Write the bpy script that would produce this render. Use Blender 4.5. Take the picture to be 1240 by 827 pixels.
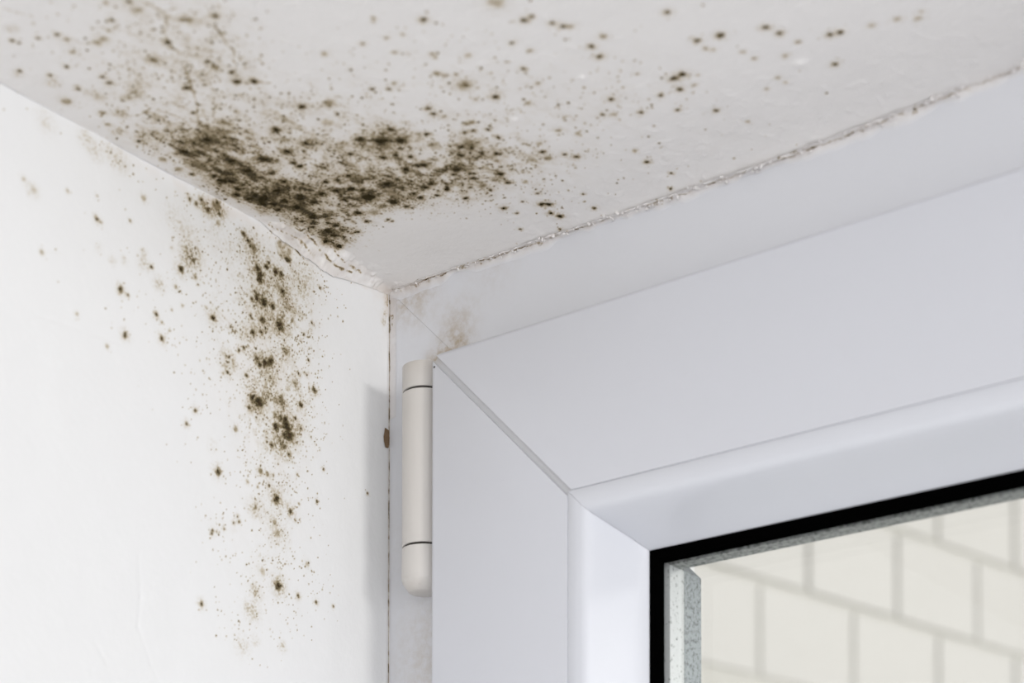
import bpy, bmesh, math, numpy as np
from mathutils import Vector, Matrix, Euler
for o in list(bpy.data.objects): bpy.data.objects.remove(o)
S = bpy.context.scene
COL = S.collection
MM = 0.001

# ---------------------------------------------------------------- camera
cam_d = bpy.data.cameras.new('camera'); cam = bpy.data.objects.new('camera', cam_d); COL.objects.link(cam)
S.camera = cam
cam.location = (0.4186, -0.4789, -0.2835)
cam.matrix_world = Matrix.Translation(cam.location) @ Matrix.Rotation(math.radians(37.3343), 4, 'Z') @ \
    Matrix.Rotation(math.radians(90 + 1.5149), 4, 'X') @ Matrix.Rotation(math.radians(0.055), 4, 'Z')
cam_d.sensor_width = 36; cam_d.sensor_fit = 'HORIZONTAL'
cam_d.lens = 36 * 2254.013 / 1240
cam_d.shift_y = (1288.308 - 413.5) / 1240
cam_d.clip_start = 0.02; cam_d.clip_end = 60
cam_d.dof.use_dof = True; cam_d.dof.focus_distance = 0.635; cam_d.dof.aperture_fstop = 11.5

# ---------------------------------------------------------------- world: even, overcast daylight
W = bpy.data.worlds.new('overcast'); S.world = W; W.use_nodes = True
bg = W.node_tree.nodes['Background']; bg.inputs[1].default_value = 0.68
tc = W.node_tree.nodes.new('ShaderNodeTexCoord'); sx = W.node_tree.nodes.new('ShaderNodeSeparateXYZ'); mr = W.node_tree.nodes.new('ShaderNodeMapRange')
mx = W.node_tree.nodes.new('ShaderNodeMix'); mx.data_type = 'RGBA'; L_ = W.node_tree.links
L_.new(tc.outputs['Generated'], sx.inputs[0]); L_.new(sx.outputs[2], mr.inputs[0]); mr.inputs[1].default_value = -1; mr.inputs[2].default_value = 0.3
mx.inputs[6].default_value = (0.92, 0.905, 0.90, 1); mx.inputs[7].default_value = (0.99, 1.0, 1.03, 1)      # ground below, cloud above
L_.new(mr.outputs[0], mx.inputs[0]); L_.new(mx.outputs[2], bg.inputs[0])

def area_light(name, loc, target, size, watts, colour, size_y=None):
    d = bpy.data.lights.new(name, 'AREA'); d.energy = watts; d.color = colour
    d.shape = 'RECTANGLE'; d.size = size; d.size_y = size_y or size
    o = bpy.data.objects.new(name, d); COL.objects.link(o); o.location = loc
    o.rotation_euler = (Vector(target) - Vector(loc)).to_track_quat('-Z', 'Y').to_euler()
    return o
# another window of the room, far to the right, throws daylight on the left wall
area_light('room_window_light', (3.0, -0.74, -0.06), (0, -0.05, -0.1), 0.60, 24, (1.0, 0.985, 0.96), 0.22)
# added fill lamp with no real source: softens the sash shadow on the wall
area_light('room_fill_light', (2.0, -2.0, -0.45), (0.1, 0, -0.15), 2.0, 29, (0.97, 0.985, 1.0), 1.2)
# added lamp outside, brightens the block wall and the side spacer bars
area_light('yard_fill_light', (5.0, 3.5, 2.0), (-0.5, 1.2, 0.3), 1.6, 300, (1.0, 0.985, 0.95))

S.view_settings.view_transform = 'Standard'; S.view_settings.look = 'None'
S.view_settings.exposure = 0.0; S.view_settings.gamma = 1.0; S.view_settings.use_curve_mapping = False

# ---------------------------------------------------------------- surveyed stains (millimetres on the ceiling: x, y; on the wall: y, z)
CEIL_SPOTS = [(57.7,-103.7,1.35,1.0),(43.1,-99.3,1.62,1.0),(52.1,-123.8,1.35,0.9),(56.3,-121.1,1.35,0.8),(70.1,-148.8,1.08,0.7),(51.2,-148.3,1.08,0.7),(38.6,-129.9,1.08,0.9),(30.7,-119.9,0.81,0.7),(23.3,-107.5,2.16,1.0),(28.1,-89.7,1.62,0.9),(19.7,-87.5,1.89,0.7),(37.2,-88.2,1.62,0.6),(33.9,-82.3,0.81,0.9),(45.0,-88.7,1.35,0.6),(7.0,-145.5,1.62,0.45),(10.2,-135.5,1.08,0.5),(19.2,-173.6,0.81,0.6),(30.7,-168.1,0.81,0.6),(31.0,-165.1,1.08,0.4),(25.5,-170.2,0.54,0.6),(9.0,-163.2,0.81,0.7),(14.0,-156.9,0.81,0.5),(20.8,-156.8,0.81,0.7),(27.6,-160.4,0.81,0.4),(47.3,-163.9,0.81,0.6),(43.1,-161.1,0.81,0.5),(38.9,-159.5,1.35,0.4),(36.2,-159.2,1.35,0.35),(24.7,-147.7,0.81,0.7),(23.9,-144.7,0.95,0.8),(14.6,-147.7,0.81,0.7),(15.5,-149.0,0.54,0.5),(52.8,-135.4,1.08,0.6),(52.5,-132.6,1.08,0.5),(54.4,-127.7,1.08,0.7),(57.0,-166.5,0.81,0.6),(52.0,-169.8,0.81,0.4),(56.3,-162.5,1.35,0.4),(63.5,-151.6,1.35,0.5),(61.8,-152.9,1.08,0.5),(80.7,-119.1,1.08,0.35),(6.7,-118.9,1.08,0.6),(4.4,-107.7,1.35,0.4),(4.0,-100.7,1.35,0.4),(6.5,-130.5,0.81,0.5),(41.9,-144.7,1.08,0.5),(41.4,-145.1,2.16,0.2),(111.8,-114.9,1.08,0.8),(132.4,-98.8,1.08,0.8),(135.0,-99.1,0.81,0.6),(101.9,-123.3,0.54,0.5),(100.9,-122.2,0.54,0.5),(123.7,-92.7,0.81,0.6),(137.5,-93.5,0.95,0.6),(138.7,-90.7,1.08,0.6),(140.3,-89.5,1.08,0.35),(125.5,-87.0,0.81,0.4),(144.6,-80.6,1.08,0.5),(139.6,-78.7,1.08,0.7),(138.4,-73.3,1.08,0.7),(163.9,-79.4,1.08,0.7),(118.7,-81.3,0.81,0.6),(104.2,-74.8,1.35,0.95),(101.1,-84.5,2.16,0.45),(99.1,-77.1,0.81,0.4),(79.4,-98.4,0.81,0.8),(83.1,-95.6,0.81,0.6),(85.4,-81.6,0.95,0.7),(84.7,-78.3,1.08,0.6),(86.3,-75.4,0.81,0.5),(88.1,-64.5,0.81,0.8),(85.7,-65.3,0.81,0.6),(91.6,-57.3,0.95,0.7),(91.8,-62.3,0.95,0.6),(109.5,-66.5,1.08,0.5),(117.6,-73.0,0.81,0.5),(129.2,-54.2,1.08,0.8),(122.7,-48.9,0.95,0.6),(125.0,-47.1,1.08,0.4),(132.0,-43.4,0.95,0.7),(141.4,-47.6,0.95,0.6),(148.6,-52.5,1.22,0.95),(141.8,-60.2,0.54,0.5),(111.4,-44.6,1.08,0.35),(107.7,-49.7,1.08,0.35),(97.0,-42.7,1.22,0.7),(96.1,-38.6,1.35,0.5),(101.4,-37.6,0.95,0.6),(103.3,-34.4,1.22,0.6),(85.5,-50.3,1.35,0.9),(82.2,-52.8,1.08,0.8),(80.2,-51.9,0.81,0.7),(76.4,-56.0,1.35,0.95),(70.4,-50.2,2.16,0.9),(67.8,-48.5,1.08,0.7),(79.1,-39.9,1.89,0.7),(77.8,-34.6,1.35,0.7),(119.2,-27.0,0.81,0.4),(118.3,-19.4,1.08,0.85),(121.0,-10.0,0.68,0.9),(116.8,-3.8,0.68,0.9),(92.3,-15.3,0.59,0.8),(90.6,-6.8,0.95,0.6),(78.1,-17.6,1.35,0.9),(79.9,-16.2,1.35,1.0),(77.2,-11.6,1.08,0.8),(78.5,-8.5,1.35,0.9),(74.4,-2.8,0.68,0.8),(63.3,-9.1,0.68,0.8),(68.4,-17.6,0.68,0.6),(67.0,-22.7,1.35,0.6),(74.3,-22.4,0.59,0.7),(81.1,-23.8,0.81,0.6),(91.9,-116.4,0.81,0.5),(96.2,-108.3,0.81,0.4),(98.7,-114.5,0.81,0.4),(103.2,-113.1,0.68,0.4),(103.5,-101.3,0.81,0.5),(103.1,-99.7,0.54,0.5),(110.7,-95.3,1.08,0.25),(98.6,-93.6,1.08,0.5),(99.6,-91.3,0.81,0.4),(102.5,-90.1,0.68,0.5),(131.3,-109.5,2.43,0.3),(169.4,-62.3,1.22,0.8),(163.3,-64.0,1.08,0.7),(180.7,-58.3,1.08,0.8),(182.4,-53.8,1.08,0.7),(184.2,-47.2,0.81,0.5),(192.6,-45.1,1.08,0.75),(195.1,-44.6,1.08,0.75),(187.1,-31.8,0.95,0.85),(151.8,-52.6,1.35,0.9),(147.2,-46.9,1.08,0.85),(149.4,-31.3,0.95,0.65),(141.1,-38.2,0.81,0.6),(178.4,-43.4,0.95,0.4),(209.6,-40.9,1.08,0.3),(214.2,-37.9,1.08,0.3),(216.3,-40.0,0.81,0.25),(203.0,-42.3,1.08,0.25),(171.7,-35.5,0.81,0.4),(166.3,-32.4,0.81,0.3),(172.1,-32.1,0.81,0.25),(153.6,-20.9,0.81,0.3),(170.3,-52.0,0.81,0.35),(171.2,-47.4,0.81,0.3),(163.2,-59.3,0.81,0.4),(164.6,-57.8,0.81,0.3),(151.4,-46.3,0.81,0.35),(149.3,-51.5,0.81,0.5),(154.8,-49.8,0.54,0.3),(68.0,-72.9,2.16,1.0),(63.1,-76.1,3.24,0.8),(58.8,-80.5,1.62,1.0),(69.5,-79.3,1.35,0.8),(66.2,-78.9,0.81,0.9),(76.3,-71.2,1.08,0.9),(74.1,-72.9,0.81,0.5),(61.2,-67.6,1.35,0.9),(57.3,-68.7,1.35,0.9),(64.1,-64.2,1.08,0.9),(58.2,-59.5,1.62,0.9),(64.3,-58.0,1.49,1.0),(47.9,-56.1,2.16,1.0),(41.9,-67.0,1.35,1.0),(42.0,-63.8,2.43,0.5),(37.0,-60.5,2.16,0.8),(39.5,-58.0,1.62,0.9),(32.5,-62.7,1.62,0.9),(37.8,-53.5,4.05,0.6),(27.6,-63.8,1.89,0.8),(20.7,-65.8,2.43,1.0),(22.2,-61.4,1.89,1.0),(41.9,-46.4,2.16,0.8),(50.7,-46.9,1.22,0.8),(50.8,-43.6,1.08,0.7),(58.5,-48.0,1.08,0.8),(55.6,-41.3,1.08,0.8),(37.6,-67.1,1.35,0.6),(33.9,-68.6,1.62,0.6),(34.2,-80.2,0.95,0.8),(39.5,-75.0,0.81,0.6),(51.1,-76.4,0.81,0.8),(52.4,-81.3,2.43,0.25),(45.4,-88.4,1.89,0.5),(47.3,-86.9,0.68,0.9),(65.1,-100.7,1.89,0.35),(57.7,-92.7,2.16,0.25),(73.5,-64.1,2.16,0.2),(15.7,-62.3,2.7,1.0),(15.7,-54.9,2.43,0.95),(17.4,-46.0,1.49,1.0),(16.5,-48.8,1.08,1.0),(12.9,-44.6,2.43,0.9),(10.6,-49.9,1.35,0.8),(28.6,-47.8,1.89,1.0),(42.2,-46.8,1.89,0.8),(43.4,-41.9,1.08,0.9),(47.7,-56.2,1.62,0.9),(7.3,-40.2,1.89,0.95),(8.6,-34.9,2.16,0.8),(14.2,-38.6,0.81,1.0),(27.0,-42.2,1.08,0.8),(19.9,-38.6,1.35,0.6),(10.7,-54.6,1.08,0.8),(-0.1,-27.5,0.54,0.9),(5.8,-29.0,1.22,0.5),(33.2,-38.9,0.68,0.9),(33.5,-37.3,0.59,0.8),(32.9,-45.2,2.16,0.4),(37.4,-46.5,1.62,0.5),(30.8,-56.8,1.35,0.7),(39.5,-54.2,2.7,0.5),(12.2,-41.6,2.16,0.6),(11.2,-72.4,4.05,0.85),(9.3,-81.6,1.89,0.9),(6.5,-79.2,1.62,1.0),(11.0,-86.0,1.89,0.9),(9.4,-91.6,1.62,0.9),(4.8,-96.4,1.08,0.8),(19.5,-87.7,2.16,0.6),(24.4,-82.1,1.35,0.7),(23.9,-76.3,1.89,0.8),(28.7,-89.2,1.89,0.9),(20.0,-94.6,2.16,0.6),(18.1,-73.6,2.43,0.6),(21.5,-66.5,2.16,0.9),(8.9,-70.1,2.16,1.0),(10.0,-64.6,1.35,0.9),(37.1,-88.8,1.35,0.8),(34.0,-82.8,0.95,0.9),(34.4,-80.0,1.08,0.8),(10.9,-98.5,2.7,0.5),(12.7,-106.7,2.16,0.7),(9.4,-87.9,2.7,0.7),(7.7,-75.0,2.16,0.9),(15.8,-67.6,2.16,0.8),(11.0,-75.8,1.89,0.9),(11.2,-68.4,1.89,0.8),(50.6,-43.7,1.35,0.8),(60.4,-42.7,1.62,0.8),(56.0,-47.4,1.62,0.7),(58.9,-48.4,1.08,0.9),(61.5,-34.8,1.35,0.6),(70.4,-37.8,1.89,0.4),(70.8,-34.2,0.81,0.7),(66.7,-39.2,0.81,0.8),(73.0,-45.2,1.08,0.7),(76.3,-46.4,0.81,0.6),(70.8,-43.1,1.22,0.8),(79.7,-59.4,1.08,0.7),(81.7,-57.3,1.35,0.8),(82.9,-59.9,2.16,0.35),(73.5,-65.9,1.08,0.5),(91.6,-40.8,1.35,0.4),(99.0,-47.1,1.08,0.4),(82.3,-31.8,1.08,0.4),(88.9,-68.5,1.08,0.5),(90.7,-68.2,1.08,0.5),(86.1,-97.0,0.81,0.4)]
CEIL_HALOS = [(25.5,-136.7,2.43,0.42),(6.3,-126.1,2.16,0.45),(14.3,-132.4,2.16,0.38),(11.6,-154.1,2.16,0.25),(15.8,-142.0,2.16,0.25),(49.1,-102.1,2.43,0.4),(55.6,-140.6,2.16,0.3),(30.7,-138.5,2.16,0.2),(23.5,-176.9,1.62,0.25),(16.0,-144.5,1.62,0.2),(22.1,-136.7,1.62,0.35),(12.6,-119.1,3.24,0.35),(23.7,-107.8,4.86,0.5),(36.5,-87.5,2.7,0.4),(45.0,-88.7,2.43,0.3),(101.1,-84.5,2.7,0.25),(65.5,-77.7,5.95,0.4),(15.5,-107.0,3.78,0.35),(10.1,-119.8,2.7,0.3),(45.8,-106.7,2.43,0.12),(63.4,-99.9,2.7,0.2),(58.4,-71.4,5.41,0.25),(6.9,-162.7,1.62,0.15),(29.1,-84.7,2.16,0.2)]
CEIL_CLOUDS = [(15.47,-91.98,0.029,-1.473e-05,0.004752,0.55),(13.81,-71.04,0.02524,-0.003844,0.006289,0.95),(16.96,-53.95,0.02159,0.003358,0.009305,0.95),(11.36,-42.2,0.03654,0.00729,0.01862,0.7),(41.04,-55.55,0.00538,-0.002359,0.01214,0.62),(58.73,-52.91,0.005502,-0.001744,0.01019,0.42),(73.33,-51.08,0.006151,-0.0005976,0.009385,0.3),(63.45,-73.5,0.01969,-0.008506,0.02641,0.4),(20.11,-106.4,0.01254,0.001279,0.00655,0.4),(36.49,-93.99,0.006638,-0.001629,0.004281,0.3),(45.78,-72.01,0.002834,-0.001253,0.003912,0.25),(28.98,-119.5,0.007339,0.0006988,0.004024,0.2),(81.2,-45.1,0.004041,0.0001547,0.00531,0.18),(48.28,-115.7,0.003294,-0.0004187,0.002487,0.12),(35.67,-140.9,0.003023,0.0004209,0.002019,0.1),(82.3,-84.48,0.001532,-0.0004012,0.001901,0.08),(116.9,-52.75,0.001601,-0.0004067,0.001739,0.07),(59.49,-156.5,0.01432,-0.005429,0.01011,0.14),(56.97,-139.6,0.009898,0.003106,0.01068,0.12),(26.83,-77.15,0.01607,-0.003977,0.00531,0.35)]
CEIL_LINES = [([(59.9,-165.2),(60.5,-157.9),(65.0,-157.2)],0.5,0.6),([(60.5,-157.9),(58.5,-155.0),(54.7,-152.7),(51.2,-148.3)],0.5,0.45),([(51.2,-148.3),(50.5,-145.4),(49.7,-141.2)],0.5,0.6),([(66.6,-146.0),(65.1,-142.0),(63.0,-137.9),(62.5,-134.9),(58.2,-130.8)],0.56,0.7),([(54.4,-127.7),(54.3,-124.2),(56.3,-121.1),(59.4,-117.2)],0.5,0.55),([(52.1,-123.8),(54.0,-121.3),(57.3,-120.8)],0.5,0.7),([(45.9,-136.7),(43.0,-132.8),(39.8,-129.0),(37.9,-126.3)],0.7,0.9),([(37.9,-126.3),(33.9,-121.3),(27.6,-115.0),(25.1,-112.4)],0.5,0.55),([(13.3,-130.3),(18.1,-128.4),(23.2,-128.9),(24.1,-126.0),(26.2,-121.1),(25.5,-117.2)],0.5,0.6),([(15.8,-124.5),(22.3,-119.7),(27.9,-115.4),(35.1,-109.9)],0.36,0.45),([(12.4,-112.9),(12.5,-109.8),(12.4,-106.4),(13.9,-102.3)],0.8,0.9),([(27.8,-98.9),(28.3,-94.3),(28.1,-89.7),(28.1,-85.5)],0.5,0.6),([(39.6,-147.9),(41.9,-144.7),(44.7,-141.6)],0.4,0.35),([(29.2,-184.4),(30.3,-180.9),(32.4,-177.0)],0.4,0.35),([(63.5,-151.6),(66.3,-149.9),(70.1,-148.8)],0.4,0.4),([(25.1,-117.5),(24.3,-111.9),(23.3,-107.5)],0.4,0.5),([(8.1,-140.9),(15.5,-141.7),(21.5,-140.3)],0.3,0.2),([(75.3,-153.4),(73.7,-150.2),(70.1,-148.8)],0.3,0.2),([(58.6,-80.7),(62.8,-76.4),(68.0,-72.9)],1.0,0.8),([(32.2,-162.3),(36.2,-159.2),(41.2,-158.7)],0.4,0.3),([(-1.3,-104.7),(2.9,-95.3),(7.2,-85.7)],0.4,0.3),([(65.3,-147.4),(70.0,-148.4),(70.7,-152.5)],0.3,0.2),([(17.9,-85.8),(23.2,-80.5),(24.4,-74.6)],0.4,0.4),([(12.1,-65.7),(15.1,-59.5),(15.0,-56.8)],0.8,0.9),([(31.3,-63.6),(37.0,-60.5),(41.4,-55.9)],0.6,0.7)]
WALL_SPOTS = [(-96.1,-27.6,1.38,0.8),(-82.4,-37.8,1.38,0.9),(-103.6,-51.4,1.03,0.85),(-105.9,-44.9,0.55,0.8),(-89.8,-68.9,0.86,0.6),(-93.4,-74.1,0.79,0.65),(-72.7,-69.5,1.03,0.45),(-76.3,-52.7,0.62,0.8),(-90.1,-27.7,0.86,0.4),(-107.7,-31.1,0.55,0.7),(-98.1,-33.6,0.69,0.4),(-37.3,-46.4,1.14,0.9),(-43.5,-53.0,1.14,0.95),(-40.1,-37.2,0.55,0.8),(-34.7,-11.2,0.62,0.85),(-40.8,-42.4,0.52,0.8),(-42.0,-41.9,0.41,0.9),(-69.9,-6.7,1.1,0.7),(-68.1,-8.1,1.03,0.8),(-65.9,-9.2,1.72,0.5),(-58.5,-11.7,0.9,0.8),(-59.6,-13.5,1.03,0.9),(-63.6,-15.5,1.21,0.95),(-62.2,-16.8,1.21,0.95),(-62.5,-18.5,1.55,0.9),(-55.5,-13.6,1.55,0.75),(-52.9,-13.4,1.1,0.8),(-52.1,-18.8,1.38,0.8),(-60.6,-25.3,1.72,1.0),(-63.6,-25.0,1.38,0.8),(-56.9,-25.1,1.38,0.9),(-65.8,-26.0,0.86,0.7),(-53.5,-30.1,2.07,0.75),(-61.3,-30.9,1.38,0.6),(-65.3,-36.5,1.17,0.8),(-61.7,-35.2,1.17,0.65),(-66.4,-31.6,1.03,0.6),(-38.6,-24.4,0.69,0.6),(-42.4,-29.5,0.55,0.8),(-47.8,-26.8,0.69,0.5),(-64.7,-23.3,0.76,0.6),(-49.8,-23.1,1.38,0.35),(-57.5,-43.2,1.55,1.0),(-59.8,-44.7,1.38,0.95),(-62.3,-45.8,1.21,0.85),(-65.6,-57.4,1.24,1.0),(-62.3,-58.2,1.9,1.0),(-67.0,-61.0,1.03,0.7),(-50.7,-60.0,1.24,0.95),(-50.3,-61.5,1.38,1.0),(-49.5,-62.7,1.38,1.0),(-55.2,-63.8,1.38,0.9),(-48.8,-64.6,2.07,1.0),(-51.4,-65.4,1.21,0.8),(-71.4,-44.3,0.69,0.8),(-69.3,-42.8,0.76,0.7),(-50.4,-37.6,1.38,0.4),(-46.2,-46.8,1.38,0.35),(-52.6,-54.2,1.72,0.5),(-44.7,-43.1,0.76,0.6),(-53.0,-60.2,1.38,0.5),(-57.0,-70.2,1.21,0.6),(-52.1,-68.8,1.38,0.55),(-49.1,-70.9,0.86,0.6),(-68.1,-51.3,0.9,0.7),(-63.4,-44.3,1.03,0.7),(-46.1,-58.1,0.69,0.9),(-43.4,-60.8,0.83,0.7),(-54.7,-86.9,1.72,0.85),(-48.2,-89.2,0.97,0.9),(-80.3,-85.2,1.38,0.75),(-53.7,-114.6,1.72,0.85),(-86.9,-127.8,1.03,0.7),(-44.6,-115.8,0.9,0.6),(-36.1,-116.1,0.76,0.6),(-82.6,-105.1,0.62,0.8),(-82.3,-104.0,0.52,0.6),(-80.6,-104.0,0.41,0.5),(-58.0,-83.5,0.69,0.7),(-32.8,-71.2,0.62,0.85),(-35.9,-82.7,0.62,0.7),(-11.2,-73.4,0.48,0.9),(-67.5,-84.8,0.79,0.4),(-27.8,-115.6,0.55,0.7),(-128.5,-24.7,0.79,0.7),(-127.2,-25.2,0.62,0.5),(-139.3,-20.8,0.52,0.5),(-154.6,-23.6,0.69,0.3),(-148.2,-41.7,0.69,0.45),(-119.7,-42.1,1.1,0.8),(-117.7,-55.1,1.03,0.85),(-116.8,-42.8,0.52,0.6),(-124.5,-60.6,0.62,0.4),(-135.7,-55.0,0.62,0.35),(-105.6,-44.8,0.69,0.7),(-108.0,-31.4,0.59,0.7),(-116.1,-20.4,0.52,0.5),(-128.5,-17.9,0.41,0.4),(-111.0,-11.7,1.03,0.35),(-87.8,-3.0,1.03,0.7),(-85.1,-5.0,1.21,0.75),(-81.3,-2.7,2.07,0.5),(-80.2,-4.4,1.03,0.7),(-89.9,-5.1,0.83,0.7),(-92.6,-4.6,0.83,0.6),(-81.3,-1.2,0.86,0.6),(-80.9,-7.5,1.03,0.35),(-77.4,-102.2,0.55,0.5),(-71.8,-97.1,0.62,0.6),(-71.1,-98.5,0.55,0.7),(-73.5,-99.4,0.52,0.7),(-61.8,-80.0,1.03,0.55),(-58.8,-80.0,1.03,0.5),(-56.2,-79.6,0.52,0.5),(-51.0,-68.7,0.59,0.5),(-45.3,-76.5,0.52,0.5),(-55.4,-94.5,1.03,0.4),(-54.2,-98.0,1.38,0.35),(-40.5,-104.6,1.03,0.25),(-60.8,-111.8,1.38,0.25),(-45.9,-91.6,0.55,0.5),(-44.4,-85.8,0.52,0.4),(-63.2,-85.4,0.52,0.4),(-39.6,-46.4,0.52,0.3),(-78.1,-53.7,0.52,0.4),(-75.0,-37.9,0.52,0.6),(-74.0,-38.9,0.55,0.5),(-85.5,-35.6,0.48,0.4),(-89.0,-29.9,0.48,0.4),(-95.4,-38.5,0.45,0.4),(-99.7,-41.3,0.45,0.4),(-103.6,-46.4,0.48,0.5),(-100.6,-47.9,0.41,0.4),(-99.8,-22.4,0.69,0.2)]
WALL_HALOS = [(-91.8,-22.0,3.79,0.55),(-75.7,-49.3,3.1,0.5),(-104.7,-35.2,2.07,0.25),(-151.5,-25.6,2.07,0.2),(-110.9,-31.5,2.07,0.22),(-110.9,-28.0,1.38,0.15),(-122.8,-34.9,1.38,0.15),(-127.8,-32.9,1.38,0.1),(-118.2,-33.0,1.38,0.15),(-63.9,-92.2,2.76,0.4),(-63.7,-119.0,2.41,0.35),(-65.1,-125.6,3.1,0.2),(-69.7,-137.3,3.1,0.16),(-51.4,-133.9,1.72,0.2),(-63.6,-134.5,1.72,0.15),(-147.1,-4.0,3.1,0.12),(-132.9,-3.0,2.41,0.25),(-129.3,-5.3,2.41,0.2),(-124.4,-3.1,2.07,0.18),(-120.3,-4.1,3.1,0.22),(-80.9,-2.4,3.1,0.35),(-85.8,-4.8,2.41,0.3),(-60.7,-18.4,7.59,0.12),(-53.1,-29.9,3.1,0.35),(-61.3,-30.9,2.76,0.3),(-69.3,-37.8,2.41,0.3),(-59.1,-32.8,2.41,0.3),(-50.4,-37.6,2.41,0.3),(-46.2,-46.8,2.41,0.3),(-52.6,-54.2,2.76,0.3),(-56.8,-43.2,4.14,0.25),(-49.9,-61.7,4.83,0.3),(-62.3,-58.2,3.1,0.35),(-51.3,-18.5,3.45,0.3),(-61.4,-25.0,4.14,0.3),(-62.2,-16.8,3.1,0.25),(-54.7,-86.9,2.76,0.3),(-53.7,-114.6,2.76,0.25),(-48.2,-89.2,2.41,0.15),(-82.5,-77.8,2.07,0.08),(-49.4,-23.0,2.76,0.25),(-66.2,-9.3,3.1,0.3),(-41.8,-8.9,4.83,0.14),(-94.2,-15.2,4.14,0.12),(-57.0,-18.4,13.79,0.06),(-54.2,-96.4,4.83,0.12),(-52.9,-69.0,3.45,0.3),(-82.9,-12.2,3.45,0.1),(-75.9,-13.4,3.1,0.1),(-99.3,-12.1,4.14,0.07),(-44.1,-13.8,3.45,0.2),(-41.0,-16.8,2.76,0.12),(-67.3,-124.5,2.07,0.15),(-48.7,-3.3,2.07,0.15),(-0.8,-4.0,1.72,0.45),(-2.6,1.1,1.72,0.6),(-2.5,-8.9,1.38,0.2),(-3.0,-12.0,1.03,0.4)]
WALL_CLOUDS = [(-58.8,-20.39,0.009165,-0.003079,0.008776,0.5),(-56.83,-38.4,0.006828,-0.001819,0.005606,0.45),(-51.81,-60.92,0.01318,-0.003315,0.01134,0.75),(-60.43,-55.53,0.01667,-0.004788,0.01577,0.4),(-54.67,-85.81,0.009594,-0.001794,0.006939,0.32),(-56.4,-107.5,0.006393,-0.002071,0.008857,0.15),(-59.98,-126.9,0.005139,-0.002465,0.01172,0.1),(-90.8,-19.02,0.01594,-0.008386,0.02264,0.22),(-85.77,-4.773,0.02694,-0.008848,0.1868,0.45),(-66.22,-9.817,0.02956,-0.01752,0.0545,0.4),(-102.3,-40.94,0.008745,-0.003406,0.009919,0.08),(-75.02,-39.21,0.009273,-0.001323,0.004088,0.16),(-83.48,-83.22,0.01354,-0.0005711,0.002372,0.06),(-78.12,-101.1,0.03473,-0.03795,0.1501,0.2),(-43.68,-15.0,0.01521,-0.003846,0.01101,0.3),(-40.02,-43.75,0.0296,-0.00102,0.00373,0.18),(-115.4,-28.23,0.003399,-0.001686,0.004563,0.03),(-137.1,-2.871,0.004,-0.00192,0.05446,0.06),(-121.9,-3.741,0.01944,-0.009702,0.1361,0.14)]
WALL_LINES = [([(-56.7,-66.6),(-55.5,-69.0),(-55.1,-71.3),(-53.6,-72.2),(-51.7,-71.9)],0.44,0.8),([(-67.0,-64.1),(-66.2,-65.5),(-66.9,-67.8)],0.4,0.6),([(-55.2,-64.6),(-53.7,-67.4),(-52.1,-69.1)],0.44,0.5),([(-130.3,-23.7),(-128.5,-24.7),(-126.6,-25.2)],0.27,0.3),([(-148.2,-41.7),(-144.1,-40.4),(-139.7,-39.3)],0.22,0.15),([(-81.4,-34.6),(-77.9,-36.0),(-74.3,-37.2)],0.44,0.25),([(-1.7,-0.0),(-1.3,-2.8),(-1.7,-6.4)],0.67,0.25),([(-5.2,0.2),(-0.9,-1.2),(-4.3,-1.5)],0.56,0.4)]

# ---------------------------------------------------------------- noise and grids in numpy
rng = np.random.default_rng(7)
_tabs = {}
def vnoise(x, y, seed=0):
    if seed not in _tabs: _tabs[seed] = np.random.default_rng(1000 + seed).random((256, 256))
    T = _tabs[seed]; xi = np.floor(x).astype(int); yi = np.floor(y).astype(int)
    fx = x - xi; fy = y - yi; fx = fx * fx * (3 - 2 * fx); fy = fy * fy * (3 - 2 * fy)
    a = T[xi & 255, yi & 255]; b = T[(xi + 1) & 255, yi & 255]; c = T[xi & 255, (yi + 1) & 255]; d = T[(xi + 1) & 255, (yi + 1) & 255]
    return (a * (1 - fx) + b * fx) * (1 - fy) + (c * (1 - fx) + d * fx) * fy
def fbm(x, y, size, oct=4, seed=0, gain=0.5):
    s = 0; a = 1; t = 0; f = 1.0 / size
    for k in range(oct):
        s = s + a * vnoise(x * f + 17.3 * k, y * f + 5.1 * k, seed + k); t += a; a *= gain; f *= 2.03
    return s / t
def smooth(a, b, x):
    t = np.clip((x - a) / (b - a), 0, 1); return t * t * (3 - 2 * t)

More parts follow.
